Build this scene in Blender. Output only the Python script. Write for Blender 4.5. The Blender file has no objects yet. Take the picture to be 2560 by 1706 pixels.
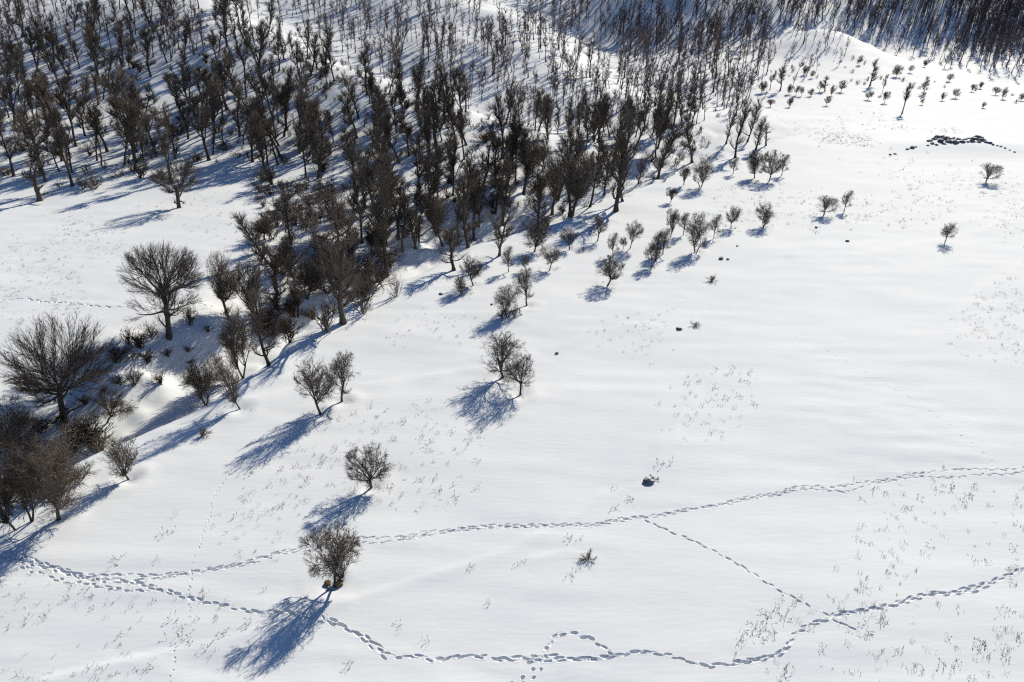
import bpy, math, random
import numpy as np

# ------------------------------------------------------------------ camera, sky, sun, exposure
sc = bpy.context.scene
PITCH = math.radians(27.0)
CAM_H = 40.0
F, PW, PH = 1707.0, 2560.0, 1706.0            # focal length and size of the photograph, in its pixels
cs, sn = math.cos(PITCH), math.sin(PITCH)
cam_data = bpy.data.cameras.new('camera')
cam_data.sensor_width = 36.0
cam_data.lens = 36.0 * F / PW
cam_data.clip_start, cam_data.clip_end = 0.5, 5000.0
cam = bpy.data.objects.new('camera', cam_data)
sc.collection.objects.link(cam)
cam.location = (0, 0, CAM_H)
cam.rotation_euler = (math.pi / 2 - PITCH, 0, 0)
sc.camera = cam

SUN_AZ, SUN_EL = math.radians(32.0), math.radians(32.0)
world = bpy.data.worlds.new('World'); sc.world = world; world.use_nodes = True
nt = world.node_tree
bg = nt.nodes['Background']
sky = nt.nodes.new('ShaderNodeTexSky'); sky.sky_type = 'NISHITA'; sky.sun_disc = False
sky.sun_elevation = SUN_EL; sky.sun_rotation = SUN_AZ; sky.altitude = 1800; sky.air_density = 1.0; sky.dust_density = 0.0; sky.ozone_density = 6.0
nt.links.new(sky.outputs[0], bg.inputs[0]); bg.inputs[1].default_value = 0.082
sd = bpy.data.lights.new('sun', 'SUN'); sd.energy = 4.7; sd.angle = math.radians(0.55); sd.color = (1.0, 0.925, 0.77)
sun = bpy.data.objects.new('sun', sd); sc.collection.objects.link(sun)
sun.rotation_euler = (-(math.pi / 2 - SUN_EL), 0, -SUN_AZ)
sun.location = (60, 200, 120)
sc.view_settings.view_transform = 'Standard'; sc.view_settings.look = 'None'
sc.view_settings.exposure = 0.05; sc.view_settings.gamma = 1.0
sc.cycles.max_bounces = 4; sc.cycles.diffuse_bounces = 2; sc.cycles.glossy_bounces = 1
sc.cycles.transparent_max_bounces = 4
sc.cycles.use_denoising = False
sc.cycles.filter_width = 1.25

random.seed(7); rng = np.random.default_rng(7)
COL = sc.collection

# ------------------------------------------------------------------ small helpers
def tag(o, label=None, cat=None, group=None, kind=None):
    if label: o['label'] = label
    if cat: o['category'] = cat
    if group: o['group'] = group
    if kind: o['kind'] = kind
    return o

def mesh_np(name, V, faces_list, smooth=True):
    """faces_list: list of int arrays (n,3) or (n,4)"""
    me = bpy.data.meshes.new(name)
    V = np.asarray(V, np.float32)
    me.vertices.add(len(V)); me.vertices.foreach_set('co', V.ravel())
    loops = np.concatenate([f.ravel() for f in faces_list]).astype(np.int32)
    tot = np.concatenate([np.full(len(f), f.shape[1], np.int32) for f in faces_list])
    start = np.concatenate([[0], np.cumsum(tot)[:-1]]).astype(np.int32)
    me.loops.add(len(loops)); me.loops.foreach_set('vertex_index', loops)
    me.polygons.add(len(tot)); me.polygons.foreach_set('loop_start', start); me.polygons.foreach_set('loop_total', tot)
    me.polygons.foreach_set('use_smooth', np.full(len(tot), smooth, bool))
    me.update(calc_edges=True)
    return me

def link(name, me, mat=None, parent=None):
    o = bpy.data.objects.new(name, me)
    COL.objects.link(o)
    if mat is not None and me is not None and not me.materials: me.materials.append(mat)
    if parent is not None: o.parent = parent
    return o

def vnoise(x, y, seed=0):
    """smooth value noise in -1..1"""
    xi, yi = np.floor(x), np.floor(y)
    fx, fy = x - xi, y - yi
    fx = fx * fx * fx * (fx * (fx * 6 - 15) + 10); fy = fy * fy * fy * (fy * (fy * 6 - 15) + 10)
    def h(a, b):
        v = np.sin(a * 127.1 + b * 311.7 + seed * 74.7) * 43758.5453
        return (v - np.floor(v)) * 2 - 1
    return (h(xi, yi) * (1 - fx) + h(xi + 1, yi) * fx) * (1 - fy) + (h(xi, yi + 1) * (1 - fx) + h(xi + 1, yi + 1) * fx) * fy

def sstep(a, b, x):
    t = np.clip((x - a) / (b - a), 0, 1); return t * t * (3 - 2 * t)

def seg_dist(x, y, pts, vals=None):
    """distance to a polyline, signed side, and interpolated values along it"""
    best = np.full(x.shape, 1e9); side = np.zeros(x.shape)
    out = [np.zeros(x.shape) for _ in range(len(vals[0]))] if vals is not None else []
    for i in range(len(pts) - 1):
        ax, ay = pts[i]; bx, by = pts[i + 1]
        dx, dy = bx - ax, by - ay
        t = np.clip(((x - ax) * dx + (y - ay) * dy) / (dx * dx + dy * dy), 0, 1)
        ex, ey = x - ax - t * dx, y - ay - t * dy
        d = np.hypot(ex, ey); m = d < best
        best = np.where(m, d, best); side = np.where(m, np.sign(dx * ey - dy * ex), side)
        if vals is not None:
            for k in range(len(out)): out[k] = np.where(m, vals[i][k] * (1 - t) + vals[i + 1][k] * t, out[k])
    return best, side, out

# ------------------------------------------------------------------ the lie of the land
CTRL = [  # x, y, z of the large landform
    (0, -60, 0), (90, -60, 0), (-90, -60, -1), (0, 0, 0), (-60, 0, -1), (60, 0, 0), (0, 30, 0), (40, 40, .2), (-25, 40, 0), (90, 50, .8), (0, 60, 0), (40, 75, 0),
    (0, 90, 0), (90, 100, .6), (40, 115, 0), (60, 150, 0), (110, 160, .5), (170, 160, 1.5), (100, 205, 0), (160, 210, .5), (240, 180, 2), (130, 255, 0), (190, 260, .5), (138, 302, 0), (187, 299, .4), (250, 280, 1),
    (-70, 30, -1), (-110, 60, 0), (-65, 80, 0), (-60, 110, 0), (-100, 110, .5), (-55, 135, 0), (-150, 120, 2),
    (-111, 146, .5), (-62, 167, .5), (-28, 171, 0), (-200, 150, 8), (14, 202, 0), (54, 227, 0),
    (-120, 197, 8.7), (-98, 229, 15.7), (-162, 267, 25), (-214, 319, 37.6), (-55, 202, 7.8), (-161, 313, 37.6),
    (-54, 241, 18), (-35, 228, 13.5), (-6, 217, 5.0), (-123, 302, 37.7), (-84, 268, 26.5),
    (15, 238, -1), (-10, 256, 1.5), (-43, 280, 6.5), (-75, 308, 14), (-105, 345, 24), (-150, 385, 36),
    (43, 273, 3.9), (34, 309, 7.5), (23, 358, 16.5), (2, 410, 29.5), (-29, 297, 8), (-4.5, 268, 4), (-27, 397, 25.6), (-64, 436, 36.7), (-52, 349, 20), (-86, 371, 20), (-126, 411, 31),
    (62, 300, 0), (54, 352, 1.5), (48, 410, 4), (42, 465, 9), (64, 512, 10), (66, 560, 37.5), (20, 550, 42), (70, 620, 62),
    (122, 487, 13), (93, 362, 2.2), (125, 367, 1.5), (162, 488, 13), (133, 545, 37.5), (192, 550, 37.5), (110, 430, 6), (150, 430, 6), (140, 620, 72),
    (199, 468, 19), (222, 420, 7), (233, 379, 2), (247, 349, -1), (240, 440, 1), (268, 405, -5), (218, 500, 11), (294, 545, 9), (322, 604, 36), (275, 598, 36), (335, 520, 9), (385, 590, 36), (300, 440, 0), (255, 515, 3), (330, 680, 76), (250, 680, 76), (320, 350, 0), (380, 420, 10),
    (450, 480, 30), (450, 250, 4), (-350, 250, 45), (-350, 100, 14), (600, 800, 120), (200, 750, 95), (0, 760, 95), (-250, 600, 92), (-550, 700, 120), (-400, 450, 82), (-200, 400, 58), (0, 1000, 120), (500, 1000, 130), (-600, 1000, 130), (-250, -60, 4), (300, -60, 4), (400, 60, 6),
]
CT = np.array(CTRL, float)
def _tps_k(r2): return np.where(r2 > 0, r2 * np.log(np.maximum(r2, 1e-9)), 0)
_n = len(CT); S_ = 100.0
_X = CT[:, :2] / S_
_K = _tps_k(((_X[:, None] - _X[None]) ** 2).sum(-1)) + np.eye(_n) * 0.0008
_P = np.c_[np.ones(_n), _X]
_W = np.linalg.solve(np.block([[_K, _P], [_P.T, np.zeros((3, 3))]]), np.r_[CT[:, 2], 0, 0, 0])

GULLY = [(-110, 8), (-75, 30), (-53, 55), (-43, 68), (-37, 82), (-31, 96), (-21, 118), (-3, 141), (22, 169), (48, 198), (80, 228), (112, 255)]
GULLY_V = [(14, 6), (14, 6), (11.5, 7.0), (11.5, 6.8), (10, 6.6), (11, 7.2), (13.5, 6.5), (14, 7), (14, 6), (13, 4), (12, 2), (12, .2)]

def land(x, y):
    x = np.asarray(x, float); y = np.asarray(y, float)
    shp = x.shape; xf, yf = x.ravel(), y.ravel()
    z = np.empty(len(xf))
    for a in range(0, len(xf), 40000):
        X = np.c_[xf[a:a + 40000], yf[a:a + 40000]] / S_
        r2 = (X[:, :1] - _X[None, :, 0]) ** 2 + (X[:, 1:] - _X[None, :, 1]) ** 2
        z[a:a + 40000] = _tps_k(r2) @ _W[:_n] + _W[_n] + X @ _W[_n + 1:]
    z = z.reshape(shp)
    # creek gully
    wx = x + 1.6 * vnoise(x / 9, y / 9, 3); wy = y + 1.6 * vnoise(x / 9, y / 9, 4)
    d, side, (hw, dep) = seg_dist(wx, wy, GULLY, GULLY_V)
    q = d / hw
    near = 1 - sstep(.48, 1.0, q); far = 1 - sstep(.05, 1.45, q)
    z = z - dep * np.where(side < 0, near, far)
    lip = np.where(side < 0, np.exp(-((q - 1.12) / .13) ** 2) * .28 * np.minimum(dep / 5, 1), 0)     # wind lip on the brow
    z = z + lip
    # relief
    hill = sstep(3, 12, z)
    z = z + hill * (.16 * vnoise(x / 4.5, y / 4.5, 13) + .07 * vnoise(x / 2, y / 2, 14))
    z = z + (.6 + .5 * hill) * vnoise(x / 42, y / 42, 1) * sstep(60, 200, y) * .8 + vnoise(x / 17, y / 17, 2) * (.10 + .5 * hill)
    z = z + .04 * vnoise(x / 7 + .15 * y, y / 1.7, 5) + .11 * vnoise(x / 13, y / 8, 15) + .10 * vnoise(x / 26 + .3, y / 15, 16) + .03 * vnoise(x / 2.6 + .3 * y, y / 1.1, 6) * sstep(-.3, .6, vnoise(x / 20, y / 14, 9))
    band = np.exp(-((q - .6) / .6) ** 2) * np.minimum(dep / 5, 1)
    z = z + band * (.7 * vnoise(x / 4.2, y / 4.2, 7) + .3 * vnoise(x / 1.9, y / 1.9, 8)) * np.where(side < 0, sstep(1.05, .8, q), 1)
    return z

# the ground sheet: a fan shaped grid, fine near the camera and coarser far away
NC = 500
ys = list(np.arange(-60, 28, 4.0)); y = 28.0
while y < 1000: ys.append(y); y += .0075 * y + .02
ys = np.array(ys); NR = len(ys)
def half_w(y): return 46 + .9 * np.maximum(y, 0)
GX = np.linspace(-1, 1, NC)[None, :] * half_w(ys)[:, None]; GY = np.repeat(ys[:, None], NC, 1)
GZ = land(GX, GY)

def sheet(x, y):
    """height of the ground sheet"""
    r = np.clip(np.searchsorted(ys, y, side='right') - 1, 0, NR - 2); fr = np.clip((y - ys[r]) / (ys[r + 1] - ys[r]), 0, 1)
    c = np.clip((x / half_w(y) + 1) / 2 * (NC - 1), 0, NC - 1.001); c0 = c.astype(int); fc = c - c0
    return (GZ[r, c0] * (1 - fc) + GZ[r, c0 + 1] * fc) * (1 - fr) + (GZ[r + 1, c0] * (1 - fc) + GZ[r + 1, c0 + 1] * fc) * fr

def ray(px, py):
    px = np.asarray(px, float); py = np.asarray(py, float)
    u = (px - PW / 2) / F; v = (PH / 2 - py) / F
    return np.stack([u, cs + v * sn, -sn + v * cs], -1)

def ground_at(px, py):
    """where the line of sight through this point of the photograph meets the snow"""
    d = ray(np.atleast_1d(px), np.atleast_1d(py))
    n = len(d); lo = np.full(n, 20.0); hi = np.full(n, np.nan); t = np.full(n, 30.0)
    act = np.ones(n, bool)
    while act.any():
        i = np.where(act)[0]
        p = d[i] * t[i, None]; below = CAM_H + p[:, 2] < sheet(p[:, 0], p[:, 1])
        hi[i[below]] = t[i[below]]; act[i[below]] = False
        k = i[~below]; lo[k] = t[k]; t[k] = t[k] * 1.012 + .15
        end = t > 1200; hi[end & act] = 1200; act &= ~end
    for _ in range(14):
        m = (lo + hi) / 2; p = d * m[:, None]
        b = CAM_H + p[:, 2] < sheet(p[:, 0], p[:, 1])
        hi = np.where(b, m, hi); lo = np.where(b, lo, m)
    p = d * hi[:, None]
    return np.c_[p[:, 0], p[:, 1], sheet(p[:, 0], p[:, 1])]

def g1(px, py): return ground_at([px], [py])[0]
def depth_of(P): return P[1] * cs - (P[2] - CAM_H) * sn
def height_for(P, hpx):
    d0 = P[1] * cs - (P[2] - CAM_H) * sn; b0 = P[1] * sn + (P[2] - CAM_H) * cs
    v1 = b0 / d0 + hpx / F
    return (v1 * d0 - b0) / (cs + v1 * sn)

# the rock knoll and snow drifts are raised on the landform itself
def drift(pix, h, w):
    P = ground_at([p[0] for p in pix], [p[1] for p in pix]); return ([(a, b) for a, b, _ in P], h, w)
_k = g1(2400, 372)
DRIFTS = [drift([(100, 1706), (330, 1650), (620, 1590), (960, 1475), (1250, 1385), (1420, 1300), (1570, 1195), (1640, 1115), (1680, 1080)], .13, .34),
      drift([(1330, 1395), (1420, 1380), (1470, 1390)], .10, .3), drift([(1500, 1235), (1560, 1225), (1620, 1210)], .10, .3),
      drift([(900, 965), (1040, 945), (1180, 925), (1250, 935)], .14, .6), drift([(1330, 880), (1420, 858), (1560, 812), (1690, 815)], .07, .5),
      drift([(1700, 1010), (1740, 950), (1780, 900), (1830, 830)], .08, .6), drift([(620, 1000), (700, 985), (800, 965)], .22, .8),
      drift([(560, 970), (640, 960), (740, 940)], .2, .8), drift([(1640, 1110), (1690, 1050), (1720, 1005)], .08, .5), drift([(1980, 640), (2060, 595), (2190, 530), (2330, 445), (2420, 420)], .14, .9), drift([(2140, 640), (2300, 610), (2420, 590), (2560, 545)], .14, 1.0), drift([(2380, 860), (2400, 780), (2460, 720), (2560, 660)], .12, .8)]
for pts, h, w in DRIFTS:
    A = np.array(pts); r0, r1 = np.searchsorted(ys, [A[:, 1].min() - 4, A[:, 1].max() + 4])
    dd, sd_, _ = seg_dist(GX[r0:r1], GY[r0:r1], pts)
    GZ[r0:r1] += h * np.exp(-(dd / np.where(sd_ > 0, w, w * 2.6)) ** 2) * (.6 + .4 * vnoise(GX[r0:r1] / 3, GY[r0:r1] / 3, 31))
GZ += 1.5 * np.exp(-((GX - _k[0] - 4) / 24) ** 2 - ((GY - _k[1] - 3) / 9) ** 2)

# melt wells and small drifts round the trunks standing in the open
FEET = [(832, 1462), (928, 1218), (803, 1036), (856, 1004), (1259, 943), (1301, 988), (1270, 793), (1318, 764), (1155, 738), (1184, 714), (1519, 714), (1628, 669), (1374, 676), (1740, 632), (1785, 596), (1828, 571), (1910, 568), (601, 1023), (512, 1016), (147, 1298), (323, 1199), (674, 914), (1336, 630), (1424, 625)]
for _p in ground_at([f[0] for f in FEET], [f[1] for f in FEET]):
    _d = np.hypot(GX - _p[0], GY - _p[1]); GZ += -.22 * np.exp(-(_d / .75) ** 2) + .12 * np.exp(-((_d - 1.7) / .7) ** 2) * (.5 + .5 * vnoise(GX / 1.5, GY / 1.5, 33))

# ------------------------------------------------------------------ materials
def new_mat(name):
    m = bpy.data.materials.new(name); m.use_nodes = True
    return m, m.node_tree, m.node_tree.nodes['Principled BSDF']

def snow_material():
    m, t, b = new_mat('snow')
    b.inputs['Roughness'].default_value = .72; b.inputs['Specular IOR Level'].default_value = .10
    co = t.nodes.new('ShaderNodeTexCoord')
    n1 = t.nodes.new('ShaderNodeTexNoise'); n1.inputs['Scale'].default_value = .12; n1.inputs['Detail'].default_value = 4
    r = t.nodes.new('ShaderNodeValToRGB')
    r.color_ramp.elements[0].position = .35; r.color_ramp.elements[0].color = (.82, .85, .88, 1)
    r.color_ramp.elements[1].position = .65; r.color_ramp.elements[1].color = (.87, .89, .91, 1)
    t.links.new(co.outputs['Object'], n1.inputs['Vector']); t.links.new(n1.outputs['Fac'], r.inputs['Fac'])
    t.links.new(r.outputs['Color'], b.inputs['Base Color'])
    mp = t.nodes.new('ShaderNodeMapping'); mp.inputs['Scale'].default_value = (.7, 2.6, 1); mp.inputs['Rotation'].default_value = (0, 0, -.25)
    n2 = t.nodes.new('ShaderNodeTexNoise'); n2.inputs['Scale'].default_value = .9; n2.inputs['Detail'].default_value = 6; n2.inputs['Roughness'].default_value = .52
    bp = t.nodes.new('ShaderNodeBump'); bp.inputs['Strength'].default_value = .2; bp.inputs['Distance'].default_value = .11
    t.links.new(co.outputs['Object'], mp.inputs['Vector']); t.links.new(mp.outputs['Vector'], n2.inputs['Vector'])
    t.links.new(n2.outputs['Fac'], bp.inputs['Height']); t.links.new(bp.outputs['Normal'], b.inputs['Normal'])
    return m

def bark_material(name, c1, c2, scale=6.0, rough=.9, vary=.35):
    m, t, b = new_mat(name)
    b.inputs['Roughness'].default_value = rough; b.inputs['Specular IOR Level'].default_value = .15
    co = t.nodes.new('ShaderNodeTexCoord')
    n = t.nodes.new('ShaderNodeTexNoise'); n.inputs['Scale'].default_value = scale; n.inputs['Detail'].default_value = 4
    r = t.nodes.new('ShaderNodeValToRGB')
    r.color_ramp.elements[0].position = .3; r.color_ramp.elements[0].color = (*c1, 1)
    r.color_ramp.elements[1].position = .7; r.color_ramp.elements[1].color = (*c2, 1)
    oi = t.nodes.new('ShaderNodeObjectInfo')
    mr = t.nodes.new('ShaderNodeMapRange'); mr.inputs['To Min'].default_value = 1 - vary; mr.inputs['To Max'].default_value = 1 + vary
    hsv = t.nodes.new('ShaderNodeHueSaturation')
    t.links.new(co.outputs['Object'], n.inputs['Vector']); t.links.new(n.outputs['Fac'], r.inputs['Fac'])
    t.links.new(oi.outputs['Random'], mr.inputs['Value']); t.links.new(mr.outputs[0], hsv.inputs['Value'])
    t.links.new(r.outputs['Color'], hsv.inputs['Color']); t.links.new(hsv.outputs['Color'], b.inputs['Base Color'])
    return m

M = {
    'snow': snow_material(),
    'bark': bark_material('bark', (.05, .040, .033), (.12, .096, .077)),
    'twig': bark_material('twig', (.092, .073, .059), (.175, .14, .111), 3.0),
    'twig_brown': bark_material('twig_brown', (.075, .046, .032), (.13, .085, .056), 3.0),
    'far_wood': bark_material('far_wood', (.062, .046, .05), (.14, .106, .102), .25),
    'weed': bark_material('weed', (.08, .056, .036), (.24, .17, .105), 1.1),
    'grass': bark_material('grass', (.07, .06, .045), (.17, .14, .10), .8),
    'rock': bark_material('rock', (.09, .088, .092), (.26, .25, .245), 1.3),
    'ochre': bark_material('ochre_stone', (.12, .085, .045), (.26, .185, .10), 4.0),
}

def cap_rocks(m):
    t = m.node_tree; b = t.nodes['Principled BSDF']; src = b.inputs['Base Color'].links[0].from_socket
    g = t.nodes.new('ShaderNodeNewGeometry'); sx = t.nodes.new('ShaderNodeSeparateXYZ'); n = t.nodes.new('ShaderNodeTexNoise'); n.inputs['Scale'].default_value = 2.5
    ad = t.nodes.new('ShaderNodeMath'); ad.operation = 'MULTIPLY_ADD'; ad.inputs[1].default_value = .5
    mr = t.nodes.new('ShaderNodeMapRange'); mr.inputs['From Min'].default_value = 1.12; mr.inputs['From Max'].default_value = 1.2
    mx = t.nodes.new('ShaderNodeMix'); mx.data_type = 'RGBA'; mx.inputs['B'].default_value = (.82, .85, .88, 1)
    t.links.new(g.outputs['Normal'], sx.inputs[0]); t.links.new(n.outputs['Fac'], ad.inputs[0]); t.links.new(sx.outputs['Z'], ad.inputs[2])
    t.links.new(ad.outputs[0], mr.inputs['Value']); t.links.new(mr.outputs[0], mx.inputs['Factor']); t.links.new(src, mx.inputs['A']); t.links.new(mx.outputs['Result'], b.inputs['Base Color'])
cap_rocks(M['rock'])

# ------------------------------------------------------------------ the snow: ground and trodden paths
def c7(*p): return [(x * .3673, 1130 + y * .3673) for x, y in p]
def c8(*p): return [(850 + x * .3673, 1130 + y * .3673) for x, y in p]
def c9(*p): return [(1700 + x * .3673, 1130 + y * .3673) for x, y in p]
def c4(*p): return [(x * .3655, 560 + y * .3655) for x, y in p]
def c6(*p): return [(1700 + x * .3655, 560 + y * .3655) for x, y in p]
U1 = c7((-60, 690), (100, 690), (270, 745), (400, 790), (520, 830), (700, 835), (900, 845), (1000, 850), (1150, 830), (1300, 820), (1500, 785), (1700, 730), (1900, 685), (2060, 655), (2200, 635), (2330, 620)) + \
     c8((80, 590), (350, 580), (470, 570), (560, 550), (700, 535), (850, 508), (1000, 512), (1100, 506), (1300, 493), (1500, 500), (1600, 492), (1800, 478), (1900, 456), (2050, 448), (2200, 418), (2330, 404)) + \
     c9((200, 365), (300, 342), (500, 305), (650, 280), (800, 242), (1000, 236), (1200, 220), (1350, 190), (1500, 172), (1600, 160), (1750, 130), (1900, 125), (2100, 115), (2400, 110))
U2 = c7((-60, 715), (130, 735), (300, 775), (420, 815), (560, 852), (720, 862), (850, 878), (960, 885), (1050, 868), (1200, 843), (1350, 822), (1550, 790), (1750, 735), (1950, 690), (2100, 670), (2300, 655)) + \
     c8((130, 630), (350, 605), (500, 582), (620, 562), (760, 540), (900, 522), (1100, 520), (1320, 506), (1500, 508), (1700, 496), (1850, 480), (1960, 465), (2100, 448), (2300, 418)) + \
     c9((50, 405), (250, 362), (420, 332), (600, 305), (700, 280), (860, 258), (1060, 262), (1190, 265), (1240, 232), (1400, 192), (1560, 178), (1650, 178), (1900, 172), (2100, 156), (2400, 128))
L1 = c7((-60, 690), (120, 745), (300, 775), (440, 830), (540, 855), (700, 868), (850, 888), (1000, 915), (1080, 935), (1180, 965), (1300, 1000), (1450, 1038), (1600, 1060), (1750, 1078), (1900, 1080), (2020, 1105), (2160, 1150), (2260, 1160), (2341, 1195)) + \
     c8((100, 1240), (200, 1290), (280, 1350), (320, 1385), (450, 1390), (540, 1380), (640, 1415), (750, 1400), (900, 1390), (1000, 1385), (1120, 1402), (1250, 1402), (1400, 1405), (1550, 1408), (1700, 1400), (1850, 1388), (2000, 1368), (2100, 1365), (2250, 1385)) + \
     c9((0, 1400), (100, 1425), (200, 1460), (300, 1445), (400, 1440), (520, 1425), (640, 1390), (720, 1330), (780, 1260), (870, 1190), (960, 1150), (1060, 1105), (1200, 1080), (1350, 1065), (1450, 1040), (1530, 1010), (1650, 970), (1750, 955), (1850, 965), (1950, 940), (2050, 900), (2150, 870), (2250, 830), (2400, 785))
L2 = c8((-100, 1130), (0, 1195), (130, 1262), (230, 1325), (300, 1385)) 
L3 = c8((1060, 1415), (1150, 1425), (1260, 1440), (1380, 1425), (1450, 1415), (1600, 1400), (1750, 1412), (1860, 1392))
L4 = c9((360, 1450), (470, 1440), (560, 1430), (660, 1400), (740, 1340)) 
L5 = c9((1080, 1110), (1220, 1092), (1370, 1078), (1480, 1030), (1600, 1000), (1700, 978), (1800, 970), (1960, 950), (2080, 910))
DG = c8((2080, 470), (2200, 535), (2341, 585)) + c9((100, 610), (230, 670), (350, 740), (450, 800), (550, 870), (650, 925), (750, 970), (870, 1040), (1000, 1115), (1100, 1185), (1200, 1215), (1255, 1245))
LOOP = c8((1395, 1390), (1425, 1330), (1460, 1270), (1520, 1240), (1650, 1255), (1720, 1280), (1800, 1330), (1870, 1378))
BOT = c8((1385, 1430), (1320, 1470), (1270, 1530), (1190, 1580))
LFT = c7((-60, 690), (0, 715), (120, 770), (230, 810), (340, 850), (440, 888), (560, 893), (700, 910), (850, 935), (950, 950), (1060, 940), (1160, 960))
ANI = c7((1690, 0), (1550, 150), (1450, 330), (1400, 500), (1330, 700), (1300, 830), (1280, 950), (1290, 1100), (1230, 1200), (1190, 1380), (1150, 1600))
FAR = c6((0, 510), (130, 540), (300, 590), (540, 670), (750, 760), (960, 855), (1120, 930), (1300, 1030), (1500, 1150), (1700, 1280), (1900, 1430), (2060, 1550)) + c9((2110, 60), (2160, 105))
LFF = c4((-30, 532), (60, 522), (180, 510), (300, 535), (500, 540), (700, 565), (920, 570), (1480, 575))
PATHS = [  # label, strands (pixels, step, half stance, print length, print width, depth)
    ('trodden double trail of footprints crossing the snowfield behind the nearest tree', [(U1, .5, .08, .74, .14, .095), (U2, .5, .08, .74, .14, .095)]),
    ('winding trail of deep footprints along the foreground below the nearest tree', [(L1, .56, .085, .72, .19, .12), (L2, .56, .085, .72, .19, .12), (L3, .56, .085, .72, .19, .12), (L4, .56, .085, .72, .19, .12), (L5, .56, .085, .72, .19, .12)]),
    ('single line of footprints running diagonally between the two long trails', [(DG, .66, .07, .66, .16, .10)]),
    ('small loop of footprints leaving and rejoining the foreground trail', [(LOOP, .6, .1, .54, .22, .13)]),
    ('short line of footprints leaving the bottom edge of the picture', [(BOT, .42, .2, .3, .22, .16)]),
    ('footprints curving below the double trail at the lower left', [(LFT, .62, .09, .56, .18, .11)]),
    ('faint thin line of animal tracks running down the left foreground', [(ANI, .34, .06, .16, .10, .09)]),
    ('faint dotted animal track crossing the open snow at right', [(FAR, 1.5, .08, .7, .12, .055)]),
    ('thin trodden track across the snow meadow at far left', [(LFF, .8, .12, .7, .3, .2)]),
]
def resample(P, step):
    P = np.asarray(P)[:, :2]; d = np.r_[0, np.cumsum(np.hypot(*np.diff(P, axis=0).T))]
    s = np.arange(0, d[-1], step); return np.c_[np.interp(s, d, P[:, 0]), np.interp(s, d, P[:, 1])]
def smooth_poly(P, it=2):
    P = np.asarray(P)[:, :2]
    for _ in range(it):
        Q = np.empty((2 * len(P) - 2, 2)); Q[0::2] = .75 * P[:-1] + .25 * P[1:]; Q[1::2] = .25 * P[:-1] + .75 * P[1:]; P = np.r_[P[:1], Q, P[-1:]]
    return P
cellx = (GX[:-1, :-1] + GX[1:, 1:]) / 2; celly = (GY[:-1, :-1] + GY[1:, 1:]) / 2
owner = np.full(cellx.shape, -1); prints_of = []
for pi, (lab, strands) in enumerate(PATHS):
    prs = []
    for pix, step, stance, pl, pw, dep in strands:
        G = smooth_poly(ground_at([p[0] for p in pix], [p[1] for p in pix]))
        R = resample(G, step); T = np.gradient(R, axis=0); T /= np.linalg.norm(T, axis=1)[:, None] + 1e-9
        for i, (p, t_) in enumerate(zip(R, T)):
            if random.random() < .06: continue
            s = 1 if i % 2 else -1
            off = s * stance * random.uniform(.5, 1.4); al = random.uniform(-.2, .2)
            a = math.atan2(t_[1], t_[0]) + random.gauss(0, .17)
            sl = .09 * math.sin(i * .55) + .06 * math.sin(i * .23 + 1); off += sl
            if pl > .3 and random.random() < .6:      # heel drag
                prs.append((p[0] - t_[1] * off + t_[0] * step * .5, p[1] + t_[0] * off + t_[1] * step * .5, a + random.gauss(0, .1), step * random.uniform(.7, 1.1), .09, dep * random.uniform(.25, .5)))
            prs.append((p[0] - t_[1] * off + t_[0] * al, p[1] + t_[0] * off + t_[1] * al, a, pl * random.uniform(.7, 1.25), pw * random.uniform(.75, 1.3), dep * random.uniform(.6, 1.25)))
    prints_of.append(prs)
    for x, y, *_ in prs:
        r = int(np.clip(np.searchsorted(ys, y) - 1, 0, NR - 2)); c = int((x / half_w(y) + 1) / 2 * (NC - 1))
        nr = 2 + int(.62 / max(ys[r + 1] - ys[r], .01)); nc_ = 2 + int(.62 / (2 * half_w(y) / NC))
        sub = (slice(max(r - nr, 0), r + nr + 1), slice(max(c - nc_, 0), c + nc_ + 1))
        m = (np.hypot(cellx[sub] - x, celly[sub] - y) < .66 + .6 * (ys[r + 1] - ys[r])) & (owner[sub] < 0)
        owner[sub][m] = pi
idx = np.arange(NR * NC).reshape(NR, NC)
quads = np.stack([idx[:-1, :-1], idx[:-1, 1:], idx[1:, 1:], idx[1:, :-1]], -1)
ground = link('snow_ground', mesh_np('snow_ground', np.stack([GX, GY, GZ], -1).reshape(-1, 3), [quads[owner < 0]]), M['snow'])
tag(ground, 'snow covered ground of the field, gully and wooded hills', kind='structure')

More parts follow.
